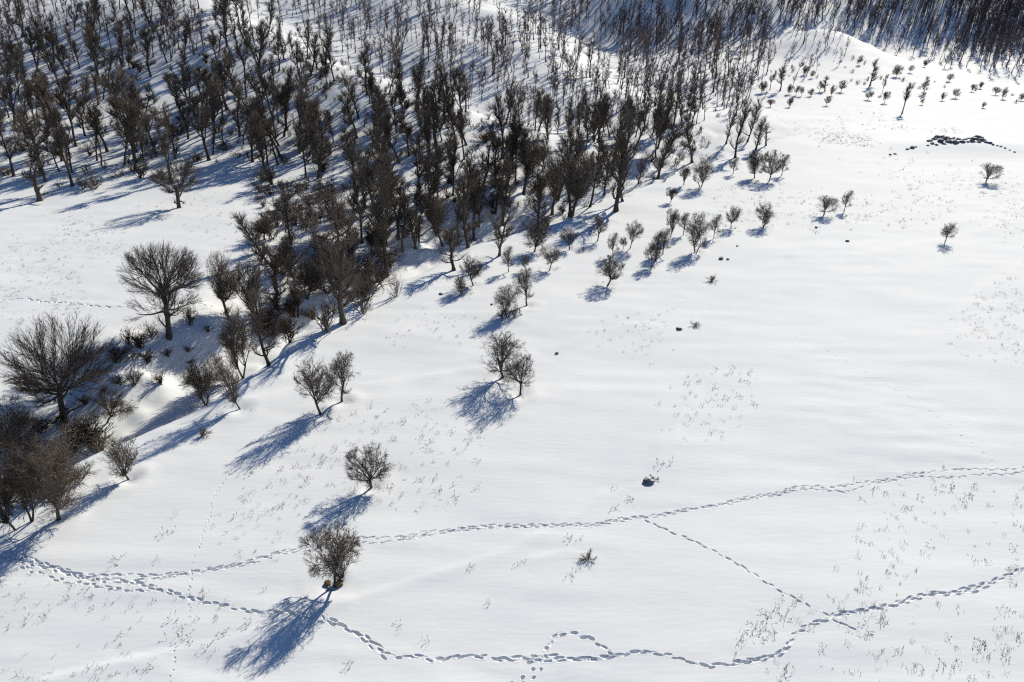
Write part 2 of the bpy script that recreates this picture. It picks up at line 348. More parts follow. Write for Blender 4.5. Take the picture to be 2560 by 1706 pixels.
KS = 6
allprints = np.array([p for prs in prints_of for p in prs])
for pi, (lab, _) in enumerate(PATHS):
    rr, cc = np.where(owner == pi)
    a = np.arange(KS + 1)
    RI = (rr[:, None, None] * KS + a[None, :, None]) + 0 * a[None, None, :]
    CI = (cc[:, None, None] * KS + a[None, None, :]) + 0 * a[None, :, None]
    key = RI.astype(np.int64) * 100000 + CI
    uq, inv = np.unique(key.ravel(), return_inverse=True)
    inv = inv.reshape(key.shape)
    R_, C_ = uq // 100000, uq % 100000
    r0 = np.minimum(R_ // KS, NR - 2); c0 = np.minimum(C_ // KS, NC - 2); fr = R_ / KS - r0; fc = C_ / KS - c0
    def bil(A): return (A[r0, c0] * (1 - fc) + A[r0, c0 + 1] * fc) * (1 - fr) + (A[r0 + 1, c0] * (1 - fc) + A[r0 + 1, c0 + 1] * fc) * fr
    X, Y, Z = bil(GX), bil(GY), bil(GZ)
    D = np.zeros(len(X)); RIM = np.zeros(len(X))
    order = np.argsort(Y); Ys = Y[order]
    near = allprints
    for x, y, an, pl, pw, dep in near:
        i0, i1 = np.searchsorted(Ys, [y - .7, y + .7])
        if i0 == i1: continue
        k = order[i0:i1]; k = k[np.abs(X[k] - x) < .7]
        if len(k) == 0: continue
        dx, dy = X[k] - x, Y[k] - y
        u = dx * math.cos(an) + dy * math.sin(an); v = -dx * math.sin(an) + dy * math.cos(an)
        q = np.sqrt((u / (pl / 2)) ** 2 + (v / (pw / 2)) ** 2)
        D[k] = np.maximum(D[k], dep * (1 - sstep(.55, 1.1, q)))
        RIM[k] = np.maximum(RIM[k], .02 * np.exp(-((q - 1.2) / .2) ** 2) * (.1 + 1.0 * abs(math.sin(x * 9 + y * 7))))
    Z = Z - D + np.where(D < .01, RIM, 0)
    f = np.stack([inv[:, :-1, :-1], inv[:, :-1, 1:], inv[:, 1:, 1:], inv[:, 1:, :-1]], -1).reshape(-1, 4)
    o = link('footpath', mesh_np('footpath', np.c_[X, Y, Z], [f]), M['snow'])
    tag(o, lab, kind='structure')

# ------------------------------------------------------------------ growing bare trees
def norm3(a):
    l = math.sqrt(a[0] * a[0] + a[1] * a[1] + a[2] * a[2]) or 1e-9
    return (a[0] / l, a[1] / l, a[2] / l)

def curve(R, p, d, length, n, wob, up):
    pts = [p]; st = length / n; d = norm3(d)
    for _ in range(n):
        d = norm3((d[0] + R.gauss(0, wob), d[1] + R.gauss(0, wob), d[2] + R.gauss(0, wob) + up))
        p = (p[0] + d[0] * st, p[1] + d[1] * st, p[2] + d[2] * st); pts.append(p)
    return pts

def at_t(pts, t):
    f = t * (len(pts) - 1); i = min(int(f), len(pts) - 2); f -= i
    a, b = pts[i], pts[i + 1]
    return (a[0] + (b[0] - a[0]) * f, a[1] + (b[1] - a[1]) * f, a[2] + (b[2] - a[2]) * f), norm3((b[0] - a[0], b[1] - a[1], b[2] - a[2]))

def side_dir(R, d, ang):
    """a direction turned away from d by ang, at a random azimuth"""
    a = (0, 0, 1) if abs(d[2]) < .9 else (1, 0, 0)
    x = norm3((d[1] * a[2] - d[2] * a[1], d[2] * a[0] - d[0] * a[2], d[0] * a[1] - d[1] * a[0]))
    y = (d[1] * x[2] - d[2] * x[1], d[2] * x[0] - d[0] * x[2], d[0] * x[1] - d[1] * x[0])
    t = R.uniform(0, 2 * math.pi); c, s = math.cos(t) * math.sin(ang), math.sin(t) * math.sin(ang); k = math.cos(ang)
    return (d[0] * k + x[0] * c + y[0] * s, d[1] * k + x[1] * c + y[1] * s, d[2] * k + x[2] * c + y[2] * s)

class Wood:
    def __init__(s): s.b = {}
    def add(s, pts, r0, r1, sides, radii=None):
        n = len(pts)
        rad = radii if radii is not None else [r0 + (r1 - r0) * i / (n - 1) for i in range(n)]
        s.b.setdefault((n, sides), []).append((pts, rad))
    def arrays(s):
        V, Fq, base = [], [], 0
        for (n, k), L in s.b.items():
            P = np.array([l[0] for l in L], float); rad = np.array([l[1] for l in L], float)
            B = len(L)
            d = np.gradient(P, axis=1); d /= np.linalg.norm(d, axis=2, keepdims=True) + 1e-9
            ref = np.where(np.abs(d[:, :1, 2:3]) < .8, np.array([[[0, 0, 1.0]]]), np.array([[[1.0, 0, 0]]]))
            ref = np.repeat(ref, n, 1)
            x = np.cross(d, ref); x /= np.linalg.norm(x, axis=2, keepdims=True) + 1e-9
            yv = np.cross(d, x)
            th = np.arange(k) * 2 * math.pi / k
            ring = P[:, :, None] + rad[:, :, None, None] * (np.cos(th)[None, None, :, None] * x[:, :, None] + np.sin(th)[None, None, :, None] * yv[:, :, None])
            V.append(ring.reshape(-1, 3))
            ii = base + np.arange(B * n * k).reshape(B, n, k); nx = np.roll(ii, -1, 2)
            Fq.append(np.stack([ii[:, :-1], nx[:, :-1], nx[:, 1:], ii[:, 1:]], -1).reshape(-1, 4))
            base += B * n * k
        return np.concatenate(V), np.concatenate(Fq)
    def mesh(s, name):
        V, Fq = s.arrays(); return mesh_np(name, V, [Fq])

def env_len(p, d, c, rx, rz):
    """distance from p along d to the crown's outline (an ellipsoid)"""
    ox, oy, oz = (p[0] - c[0]) / rx, (p[1] - c[1]) / rx, (p[2] - c[2]) / rz
    dx, dy, dz = d[0] / rx, d[1] / rx, d[2] / rz
    a = dx * dx + dy * dy + dz * dz; b = ox * dx + oy * dy + oz * dz; q = ox * ox + oy * oy + oz * oz - 1
    disc = b * b - a * q
    if disc <= 0: return .25
    return max((-b + math.sqrt(disc)) / a, .12)

def thorn_tree(seed, h=5.5, stems=1, trunk=.22, rx=.46, rz=.42, cz=.58, limbs=8, den=1.0, upr=.03, twig_r=.0115, lean=0.0, tr=.13):
    """rounded scrub tree: short trunk, spreading limbs, dense fine twigs"""
    R = random.Random(seed); T, C = Wood(), Wood()
    c = (lean * h * .25, 0, cz * h); RX, RZ = rx * h, rz * h
    for s_ in range(stems):
        a = R.uniform(0, 6.28)
        d0 = (math.cos(a) * .22 * (stems > 1) + lean * .5 + R.gauss(0, .06), math.sin(a) * .22 * (stems > 1), 1)
        off = .13 * (stems > 1)
        tp = curve(R, (math.cos(a) * off, math.sin(a) * off, -.25), d0, trunk * h + .25, 6, .11, .02)
        r = tr * (1 if stems == 1 else .72)
        T.add(tp, 0, 0, 7, [r * 1.7, r * 1.12, r, r * .97, r * .92, r * .9, r * .84])
        nl = max(3, round(limbs / stems))
        for i in range(nl):
            p, d = at_t(tp, R.uniform(.62, 1.0) if i else 1.0)
            ang = R.uniform(.25, 1.4) if i else .12
            az = i * 2.4 + a
            dl = norm3((math.cos(az) * math.sin(ang), math.sin(az) * math.sin(ang), math.cos(ang) + .1))
            L = env_len(p, dl, c, RX, RZ) * R.uniform(.58, 1.06)
            lp = curve(R, p, dl, L, 6, .13, upr)
            rl = r * R.uniform(.42, .62)
            T.add(lp, rl, rl * .22, 5)
            for j in range(int(R.randint(9, 13) * den)):
                t = R.uniform(.12, .97); p2, d2 = at_t(lp, t)
                dd = side_dir(R, d2, R.uniform(.5, 1.0)); dd = norm3((dd[0], dd[1], dd[2] + .12))
                L2 = min(env_len(p2, dd, c, RX, RZ) * R.uniform(.5, 1.12), h * .34)
                q = curve(R, p2, dd, L2, 4, .15, upr); r2 = rl * .34 * (1.1 - .6 * t)
                C.add(q, r2, max(r2 * .3, twig_r * .8), 4)
                for k in range(int(R.randint(8, 11) * den)):
                    t3 = R.uniform(.15, 1); p3, d3 = at_t(q, t3)
                    d3 = side_dir(R, d3, R.uniform(.4, .95))
                    L3 = min(env_len(p3, d3, c, RX * 1.04, RZ * 1.04) * R.uniform(.7, 1.1), h * R.uniform(.08, .17))
                    w = curve(R, p3, d3, L3, 3, .16, upr); C.add(w, twig_r * 1.3, twig_r * .6, 3)
                    for m in range(3):
                        p4, d4 = at_t(w, R.uniform(.2, .9)); d4 = side_dir(R, d4, R.uniform(.45, .9))
                        C.add(curve(R, p4, d4, L3 * R.uniform(.35, .7), 2, .15, upr), twig_r * .85, twig_r * .45, 3)
    return T.mesh('trunk'), C.mesh('crown'), h, 2 * RX

def brush_tree(seed, h=12.0, stubs=15, shoots=18, first=.2, rw=.14, forks=1, tr=.2, lod=0, twig_r=.014, sub=2, top=1.0):
    """pollarded forest tree: knobbly trunk, stub branches, brushes of upright shoots"""
    R = random.Random(seed); T, C = Wood(), Wood()
    lead = []
    tp = curve(R, (0, 0, -.4), (R.gauss(0, .07), R.gauss(0, .07), 1), h * .82, 9 if not lod else 5, .075, .03)
    n = len(tp); rad = [tr * (1.55 if i == 0 else 1.0) * (1 - .78 * i / (n - 1)) for i in range(n)]
    T.add(tp, 0, 0, 7 if not lod else 3, rad); lead.append((tp, first, 1.0, tr))
    for f in range(forks):
        t0 = R.uniform(.3, .6); p, d = at_t(tp, t0)
        dd = norm3((R.gauss(0, .35), R.gauss(0, .35), 1))
        fp = curve(R, p, dd, h * .8 * (1 - t0) * R.uniform(.7, 1.05), 6 if not lod else 3, .1, .08)
        T.add(fp, tr * .62 * (1 - .5 * t0), tr * .16, 6 if not lod else 3); lead.append((fp, .15, 1.0, tr * .6))
    for i in range(stubs):
        lp, a, b, r = lead[0] if (i < stubs * .62 or len(lead) == 1) else lead[1 + i % (len(lead) - 1)]
        t = min(1.0, a + (b - a) * (i + R.random()) / stubs * (1.0 if lp is tp else 1.0)) if lp is tp else R.uniform(a, b)
        if lp is tp: t = min(1.0, a + (1 - a) * ((i + R.random()) / (stubs * .62 if len(lead) > 1 else stubs)))
        p, d = at_t(lp, t)
        az = R.uniform(0, 6.28); el = R.uniform(.0, .7)
        dd = (math.cos(az) * math.cos(el), math.sin(az) * math.cos(el), math.sin(el))
        L = h * rw * R.uniform(.35, 1.0) * (1.15 - .55 * t)
        sp = curve(R, p, dd, L, 4 if not lod else 2, .28 if not lod else .2, .22)
        rs = r * (1 - .7 * t) * .55 + .012
        T.add(sp, rs, rs * .55, 5 if not lod else 3)
        for k in range(shoots):
            p2, d2 = at_t(sp, R.uniform(.25, 1.0))
            u = (d2[0] * .5 + R.gauss(0, .42), d2[1] * .5 + R.gauss(0, .42), d2[2] * .4 + R.uniform(.3, 1.0))
            L2 = h * R.uniform(.05, .17) * (1.1 - .3 * t) * top
            w = curve(R, p2, u, L2, 3 if not lod else 1, .09, .07)
            C.add(w, twig_r * 1.25, twig_r * .55, 3)
            for m in range(sub):
                p3, d3 = at_t(w, R.uniform(.15, .8)); d3 = side_dir(R, d3, R.uniform(.25, .7))
                C.add(curve(R, p3, d3, L2 * R.uniform(.3, .6), 2 if not lod else 1, .1, .08), twig_r * .8, twig_r * .4, 3)
    if lod: return T, C, h
    return T.mesh('trunk'), C.mesh('crown'), h, 2 * rw * h

def dome_tree(seed, h=14.0, tiers=((.36, .47, .36, .62, .6, 19, 1.0),), tr=.42, den=1.0, snag=True):
    """big old tree: stout trunk, wide fan of limbs ending in a dome of long upright shoots"""
    R = random.Random(seed); T, C = Wood(), Wood()
    z_top = max(t[0] for t in tiers) * h
    tp = curve(R, (0, 0, -.5), (0, 0, 1), z_top + .7, 9, .035, .06)
    T.add(tp, 0, 0, 9, [tr * (1.6 if i == 0 else 1.1 if i == 1 else 1) * (1 - .35 * i / 9) for i in range(10)])
    for (z0, rx, rz, cz, zs, nl, dn) in tiers:
        c = (0, 0, cz * h); RX, RZ = rx * h, rz * h
        for i in range(nl):
            t = min(1.0, (z0 * h * R.uniform(zs, 1.0) + .5) / (z_top + .7)); p, d = at_t(tp, t)
            az = i * 2.4 + R.uniform(-.3, .3); ang = R.uniform(.25, 1.65)
            dl = (math.cos(az) * math.sin(ang), math.sin(az) * math.sin(ang), math.cos(ang))
            L = min(env_len(p, dl, c, RX, RZ) * R.uniform(.5, .75), h * .34)
            lp = curve(R, p, dl, L, 6, .17, .07); rl = tr * R.uniform(.26, .42)
            T.add(lp, rl, rl * .3, 6)
            for j in range(int(16 * den * dn)):
                tt = R.uniform(.2, 1); p2, d2 = at_t(lp, tt)
                out = norm3((p2[0] - c[0], p2[1] - c[1], (p2[2] - c[2]) * .8 + .25 * h))
                dd = side_dir(R, norm3((d2[0] * .5 + out[0], d2[1] * .5 + out[1], d2[2] * .5 + out[2])), R.uniform(.1, 1.0))
                L2 = env_len(p2, dd, c, RX, RZ) * R.uniform(.75, 1.02)
                L2 = min(L2, h * .42)
                q = curve(R, p2, dd, L2, 5, .07, .03); r2 = max(rl * .17, .028)
                C.add(q, r2, .013, 4)
                for k in range(int(12 * den)):
                    p3, d3 = at_t(q, R.uniform(.2, .95)); d3 = side_dir(R, d3, R.uniform(.2, .5))
                    L3 = min(env_len(p3, d3, c, RX * 1.03, RZ * 1.03) * R.uniform(.6, 1.05), h * R.uniform(.07, .15))
                    w = curve(R, p3, d3, L3, 3, .08, .03); C.add(w, .018, .009, 3)
                    p4, d4 = at_t(w, R.uniform(.2, .8)); C.add(curve(R, p4, side_dir(R, d4, .45), L3 * .5, 2, .08, .03), .013, .007, 3)
    if snag:
        for a in (0.3, 2.6, 4.4):
            p, d = at_t(tp, R.uniform(.2, .45))
            sp = curve(R, p, (math.cos(a), math.sin(a), .35), h * .17, 6, .4, .12); T.add(sp, tr * .42, tr * .14, 6)
            for k in range(26):
                p2, d2 = at_t(sp, R.uniform(.4, 1)); C.add(curve(R, p2, side_dir(R, norm3((d2[0], d2[1], d2[2] + .5)), R.uniform(.3, 1)), h * R.uniform(.05, .1), 3, .12, .05), .016, .007, 3)
    return T.mesh('trunk'), C.mesh('crown'), h, 2 * max(t[1] for t in tiers) * h

def bush(seed, h=2.0, stems=14, spread=.55, sub=9, twig_r=.012):
    R = random.Random(seed); T, C = Wood(), Wood()
    for i in range(stems):
        az = R.uniform(0, 6.28); ang = abs(R.gauss(0, spread))
        d = (math.cos(az) * math.sin(ang), math.sin(az) * math.sin(ang), math.cos(ang))
        L = h * R.uniform(.6, 1.02)
        q = curve(R, (R.gauss(0, .05 * h), R.gauss(0, .05 * h), -.1), d, L, 5, .12, .05); T.add(q, .03 * h / 2 + .008, .008, 4)
        for k in range(sub):
            p, dd = at_t(q, R.uniform(.2, .95)); w = curve(R, p, side_dir(R, dd, R.uniform(.35, .8)), L * R.uniform(.2, .42), 3, .14, .05)
            C.add(w, twig_r * 1.2, twig_r * .6, 3)
            for m in range(4):
                p2, d2 = at_t(w, R.uniform(.15, .95)); C.add(curve(R, p2, side_dir(R, d2, R.uniform(.4, .8)), L * R.uniform(.07, .18), 2, .14, .03), twig_r * .9, twig_r * .45, 3)
    return T.mesh('stems'), C.mesh('twigs'), h, 2 * h * .75

PROTO = {
    'thorn': [thorn_tree(11, trunk=.3, cz=.62, rz=.39), thorn_tree(12, stems=2, limbs=12, trunk=.42, cz=.69, rz=.33, rx=.44), thorn_tree(13, trunk=.32, rx=.42, limbs=7, den=.95, cz=.62, rz=.39), thorn_tree(14, limbs=9, trunk=.31, cz=.64, rz=.37), thorn_tree(15, stems=3, trunk=.2, limbs=9), thorn_tree(16, trunk=.3, rx=.48, limbs=7, lean=.3, cz=.62, rz=.38)],
    'airy': [thorn_tree(21, trunk=.26, rx=.5, rz=.4, cz=.6, limbs=9, den=.95), thorn_tree(22, trunk=.3, rx=.46, limbs=8, den=.9, lean=-.15)],
    'dense': [thorn_tree(31, h=9, den=1.15, twig_r=.017, limbs=9, tr=.2), thorn_tree(32, h=9, den=1.2, twig_r=.017, limbs=10, tr=.24, stems=2, upr=.1), thorn_tree(33, h=9, den=1.15, twig_r=.017, limbs=9, tr=.2, lean=-.5)],
    'brush': [brush_tree(s, forks=s % 3, rw=(.17, .22, .15, .2)[s % 4], stubs=17 + s % 5, shoots=20 + s % 6, first=(.2, .32, .42)[s % 3], tr=.2 + .03 * (s % 4), twig_r=.021) for s in range(40, 50)],
    'plume': [brush_tree(s, h=15, forks=2, rw=.2, stubs=26, shoots=24, first=.14, tr=.32, twig_r=.018) for s in range(60, 64)],
    'knob': [brush_tree(s, h=9, forks=s % 2, rw=.16, stubs=11, shoots=9, first=.16, tr=.24, twig_r=.019, top=.75) for s in range(70, 74)],
    'dome': [dome_tree(81), dome_tree(82, tiers=((.52, .37, .30, .71, .85, 15, 1.0), (.36, .36, .24, .28, .4, 9, .5)), tr=.36, den=.9), dome_tree(83, h=11, tiers=((.34, .45, .38, .6, .35, 13, .75),), tr=.4)],
    'upright': [thorn_tree(91, h=10, trunk=.34, rx=.27, rz=.36, cz=.66, limbs=9, upr=.12, twig_r=.016, tr=.2), thorn_tree(92, h=10, trunk=.38, rx=.3, rz=.34, cz=.66, limbs=9, upr=.14, twig_r=.016, tr=.22, den=1.05)],
    'bush': [bush(s, spread=(.5, .7, .4)[s % 3], stems=12 + s % 6) for s in range(100, 106)],
}
def measured(L):
    out = []
    for a, b, h, w in L:
        A = np.concatenate([np.array([v.co for v in m.vertices]) for m in (a, b)])
        out.append((a, b, np.percentile(A[:, 2], 99.6), 2 * np.percentile(np.abs(A[:, :2] - np.median(A[:, :2], 0)), 98.5)))
    return out
PROTO = {k: measured(L) for k, L in PROTO.items()}
MATS = {'thorn': ('bark', 'twig'), 'airy': ('bark', 'twig'), 'dense': ('bark', 'twig'), 'brush': ('bark', 'twig'), 'plume': ('bark', 'twig'), 'knob': ('bark', 'twig'), 'dome': ('bark', 'twig'), 'upright': ('bark', 'twig'), 'bush': ('twig', 'twig')}
for k, L in PROTO.items():
    for a, b, *_ in L: a.materials.append(M[MATS[k][0]]); b.materials.append(M[MATS[k][1]])
BROWN = []
for a, b, h, w in PROTO['bush'][:3]:
    a2, b2 = a.copy(), b.copy(); a2.materials[0] = b2.materials[0] = M['twig_brown']; BROWN.append((a2, b2, h, w))
PROTO['brown_bush'] = BROWN

def plant(kind, P, h, w=None, label=None, cat='tree', group=None, name=None, var=None, lean=0.0, rz=None, lean_y=0.0):
    L = PROTO[kind]; tm, cm, ph, pw = L[var % len(L)] if var is not None else random.choice(L)
    isb = 'bush' in kind
    e = bpy.data.objects.new(name or ('shrub' if isb else 'bare_tree'), None); COL.objects.link(e)
    e.empty_display_size = .3
    e.location = (P[0], P[1], P[2] - .05)
    s = h / ph; sx = (w / pw) if w else s * random.uniform(.85, 1.15)
    e.scale = (sx, sx, s); e.rotation_mode = 'ZYX'
    e.rotation_euler = (lean_y, lean, random.uniform(0, 6.28) if rz is None else rz)
    link('stems' if isb else 'trunk', tm, None, e); link('twigs' if isb else 'crown', cm, None, e)
    tag(e, label, cat, group)
    return e

def place_px(kind, px, py, hpx, wpx=None, **kw):
    P = g1(px, py); h = height_for(P, hpx)
    if px < 1000: kw['lean'] = kw.get('lean', 0) + .24 * (1 - px / 1000)     # the trees on this side lean out over the gully
    w = wpx / F * depth_of(P) if wpx else None
    if w:      # seen from above, the back of a wide crown stands higher in the picture than its top
        k = (w / 2) * (CAM_H - P[2]) / P[1]; a, b = .2 * h, h
        for _ in range(24):
            m = (a + b) / 2
            if .6 * m + math.hypot(.4 * m, k) > h: b = m
            else: a = m
        h = max(m, .55 * h)
    return plant(kind, P, h, w, **kw)

# ------------------------------------------------------------------ trees one can point to
HERO = [  # kind, variant, base x, base y, height, width, lean, label
    ('thorn', 1, 832, 1462, 166, 158, 0, 'nearest lone round bare tree on two stems with ochre stones at its foot'),
    ('thorn', 3, 928, 1218, 116, 112, 0, 'lone round bare tree upslope from the nearest tree, shadow falling towards the trail'),
    ('thorn', 0, 803, 1036, 152, 104, 0, 'larger left tree of the close pair of bare trees on the open slope'),
    ('thorn', 2, 856, 1004, 130, 82, .1, 'smaller right tree of the close pair of bare trees on the open slope'),
    ('airy', 0, 1259, 943, 116, 120, -.04, 'wide airy bare tree standing mid slope, left of a smaller companion'),
    ('airy', 1, 1301, 988, 106, 84, -.05, 'small forked bare tree just below the wide airy one mid slope'),
    ('thorn', 4, 1270, 793, 84, 66, 0, 'bushy many stemmed bare tree with dark scrub around its foot'),
    ('thorn', 2, 1318, 764, 97, 58, -.06, 'slim bare tree with a crooked trunk leaning over the many stemmed one'),
    ('thorn', 4, 1155, 738, 52, 38, 0, 'small fan shaped bare sapling casting a long shadow below the gully edge'),
    ('thorn', 0, 1184, 714, 80, 60, 0, 'round bare tree behind the fan shaped sapling near the gully edge'),
    ('thorn', 3, 1519, 714, 78, 74, 0, 'lone round bare tree with a stout trunk in the middle of the field'),
    ('thorn', 1, 1628, 669, 62, 46, 0, 'lowest tree of the short row climbing right of the field centre'),
    ('thorn', 2, 1641, 640, 64, 32, .05, 'middle slim tree of the short row climbing right of the field centre'),
    ('thorn', 2, 1658, 636, 68, 42, .05, 'upper leaning tree of the short row climbing right of the field centre'),
    ('airy', 1, 1374, 676, 66, 48, 0, 'thin single stemmed bare tree on the field below the gully trees'),
    ('thorn', 5, 1312, 678, 40, 28, 0, 'small crooked sapling left of the thin single stemmed tree'),
    ('thorn', 2, 1272, 680, 66, 34, 0, 'narrow knotty bare tree at the near gully rim'),
    ('dense', 0, 1336, 630, 84, 78, 0, 'dark dense round tree standing on the near gully rim'),
    ('thorn', 5, 1424, 625, 56, 46, 0, 'small spreading bare tree right of the dark dense round one'),
    ('thorn', 2, 1493, 603, 64, 44, 0, 'bare tree with an upright crown above the field centre'),
    ('thorn', 2, 1533, 641, 60, 32, 0, 'narrow upright bare tree directly behind the lone stout trunked one'),
    ('thorn', 5, 1575, 621, 72, 42, .1, 'right leaning bare tree behind the lone stout trunked one'),
    ('thorn', 5, 1559, 623, 32, 24, 0, 'short crooked sapling beside the right leaning tree'),
    ('thorn', 4, 1740, 632, 104, 58, 0, 'tallest lone bare tree of the right hand row, shadow fanned below it'),
    ('thorn', 2, 1785, 596, 62, 30, .05, 'slim bare tree just right of the tallest lone one'),
    ('thorn', 0, 1828, 571, 60, 38, .05, 'small bare tree between the slim one and the fan crowned one'),
    ('thorn', 4, 1910, 568, 64, 50, 0, 'fan crowned bare tree at the right end of the field row'),
    ('thorn', 1, 1676, 593, 72, 38, 0, 'bare tree with two stems behind the short climbing row'),
    ('thorn', 2, 1709, 588, 58, 32, 0, 'small upright bare tree left of the tallest lone one'),
    ('airy', 0, 2060, 538, 50, 58, .05, 'low wide bare tree on the upper right field'),
    ('thorn', 2, 2111, 529, 54, 28, .08, 'thin upright bare tree beside the low wide one on the upper field'),
    ('airy', 0, 2465, 455, 48, 56, .1, 'wind bent bare tree alone below the rock outcrop'),
    ('airy', 1, 2362, 607, 52, 36, .1, 'tiny lone tree with a thick trunk on the right hand field'),
    ('thorn', 3, 1923, 452, 78, 56, 0, 'stout dark round tree of the clump at the top of the field'),
    ('dense', 0, 1886, 446, 72, 52, 0, 'brownish dense round tree left in the clump at the top of the field'),
    ('thorn', 2, 1955, 439, 54, 30, .05, 'small right hand tree of the clump at the top of the field'),
    ('thorn', 2, 1833, 436, 44, 26, .05, 'small left hand tree of the clump at the top of the field'),
    ('thorn', 4, 1750, 468, 80, 52, 0, 'tall bushy thicket tree left of the clump at the top of the field'),
    ('thorn', 1, 1709, 463, 50, 32, 0, 'small bushy tree left of the tall thicket tree'),
    ('thorn', 1, 1676, 506, 38, 34, 0, 'low round tree at the forest edge above the field row'),
    ('dome', 0, 160, 1056, 272, 216, .06, 'huge old tree with a fan shaped dome crown at the left gully edge'),
    ('dome', 1, 422, 842, 240, 175, 0, 'large dome crowned tree with a second lower tier of branches above the gully'),
    ('upright', 0, 574, 800, 168, 80, 0, 'tall tree with a narrow upright crown right of the two tiered dome tree'),
    ('upright', 1, 640, 806, 166, 92, 0, 'upright fan crowned tree beside the narrow one in the gully'),
    ('dense', 1, 607, 948, 185, 86, 0, 'dark stout gnarled tree in front in the gully'),
    ('plume', 0, 674, 914, 182, 82, 0, 'dense brownish plume shaped tree on the near gully bank'),
    ('dense', 2, 601, 1023, 150, 80, -.3, 'left leaning bare tree on the near gully slope with a long thin shadow'),
    ('dense', 1, 512, 1016, 120, 92, -.05, 'spreading multi stemmed tree at the gully bottom'),
    ('thorn', 5, 268, 1056, 98, 84, .35, 'small right leaning tree at the gully bottom beside the huge dome tree'),
    ('dense', 2, 323, 1199, 122, 106, -.2, 'low dense tree leaning left over the near gully bank'),
    ('dense', 0, 147, 1298, 232, 165, 0, 'thick trunked dense tree at the lower left gully rim'),
    ('dense', 1, 76, 1306, 205, 105, -.05, 'slender dense tree left of the thick trunked one at the lower left'),
    ('dense', 2, 40, 1326, 190, 110, -.35, 'left leaning tree at the left edge of the picture'),
    ('thorn', 4, 20, 1160, 178, 125, 0, 'tall many stemmed thicket tree at the left edge of the picture'),
    ('plume', 1, 690, 770, 165, 68, 0, 'tall slender brushy tree behind the upright fan crowned one'),
    ('plume', 2, 858, 808, 306, 128, 0, 'largest dark dense tree at the gully rim, its crown above the field brow'),
    ('plume', 3, 968, 690, 290, 100, 0, 'tall dark forked tree in the gully right of the largest one'),
    ('plume', 1, 1135, 676, 125, 60, 0, 'dark knotty tree on the brow casting a long shadow onto the field'),
    ('plume', 0, 1172, 620, 190, 75, 0, 'tall dark trunked tree above the brow near the picture centre'),
    ('plume', 2, 1248, 640, 130, 62, 0, 'dark bushy tree at the gully rim left of the dense round one'),
    ('plume', 3, 1425, 540, 190, 85, 0, 'tall dark plume shaped tree over the top of the gully'),
    ('plume', 1, 1540, 528, 240, 80, .05, 'tallest forked tree at the upper end of the gully'),
    ('dome', 2, 448, 520, 135, 110, 0, 'spreading many limbed tree with a wide crown at the foot of the wooded slope'),
    ('knob', 0, 100, 502, 105, 56, -.1, 'gnarled crooked tree standing out on the meadow at far left'),
    ('plume', 0, 1838, 395, 150, 52, .06, 'tallest slim tree of the grove at the head of the field'),
    ('plume', 3, 1815, 360, 110, 40, .06, 'slim tree on the left of the grove at the head of the field'),
    ('plume', 2, 1868, 355, 115, 36, .08, 'pale slim tree on the right of the grove at the head of the field'),
    ('plume', 1, 1890, 375, 85, 36, .05, 'shorter dark tree in front of the grove at the head of the field'),
    ('knob', 3, 1915, 365, 60, 34, .03, 'stubby forked tree at the right of the grove at the head of the field'),
    ('upright', 0, 660, 600, 62, 58, 0, 'small round tree on the snow meadow beneath the wooded slope'),
    ('brush', 1, 2255, 285, 80, 34, .1, 'tall crooked tree standing alone at the foot of the far right spur'),
]
for kind, var, px, py, hp, wp, ln, lab in HERO:
    place_px(kind, px, py, hp, wp, var=var, lean=ln, label=lab, name='thorn_tree' if kind in ('thorn', 'airy', 'knob') else 'bare_tree', rz=.4 if kind == 'dome' else None if ln == 0 else 0.0,
             group='lone bare trees on the snowfield' if px > 780 and kind in ('thorn', 'airy', 'knob') else 'large trees along the gully')

_used = set()
_ONES = 'zero one two three four five six seven eight nine ten eleven twelve thirteen fourteen fifteen sixteen seventeen eighteen nineteen'.split()
_TENS = 'x x twenty thirty forty fifty sixty seventy eighty ninety'.split()
def in_words(n):
    n = int(max(0, min(99, n)))
    return _ONES[n] if n < 20 else _TENS[n // 10] + ('-' + _ONES[n % 10] if n % 10 else '')
def where(look, what, px, py):
    """a label that says where in the picture the foot of this one stands"""
    a, b = px / PW * 100, py / PH * 100
    for da, db in ((0, 0), (0, 1), (1, 0), (1, 1), (-1, 0), (0, -1)):       # the nearest free wording, at most a percent off
        lab = f'{look} {what}, {in_words(round(a) + da)} percent across, {in_words(round(b) + db)} percent down'
        if lab not in _used: break
    _used.add(lab); return lab

# small trees along the far right field edge, left to right
RIGHT = [(1905, 232, 30, 24), (1925, 225, 50, 22), (1950, 228, 62, 24), (1972, 236, 26, 18), (1990, 238, 26, 16), (2003, 240, 24, 14), (2025, 241, 20, 22), (2048, 230, 28, 16), (2062, 229, 40, 18), (2078, 240, 28, 20), (2104, 230, 30, 22), (1926, 268, 20, 24), (1974, 268, 26, 18), (2066, 264, 24, 18),
         (2168, 250, 24, 24), (2175, 215, 70, 22), (2205, 235, 50, 14), (2212, 258, 30, 20), (2242, 192, 30, 24), (2310, 236, 46, 18), (2305, 262, 16, 12), (2355, 252, 22, 18), (2387, 245, 24, 20), (2430, 230, 20, 16), (2450, 222, 18, 14), (2490, 238, 22, 24), (2506, 248, 32, 14), (2550, 252, 20, 16), (2457, 270, 16, 12),
         (2275, 182, 20, 14), (2310, 168, 18, 14), (2372, 205, 22, 18), (2360, 170, 40, 16), (2010, 188, 24, 18), (2030, 196, 20, 14), (2150, 162, 24, 14)]
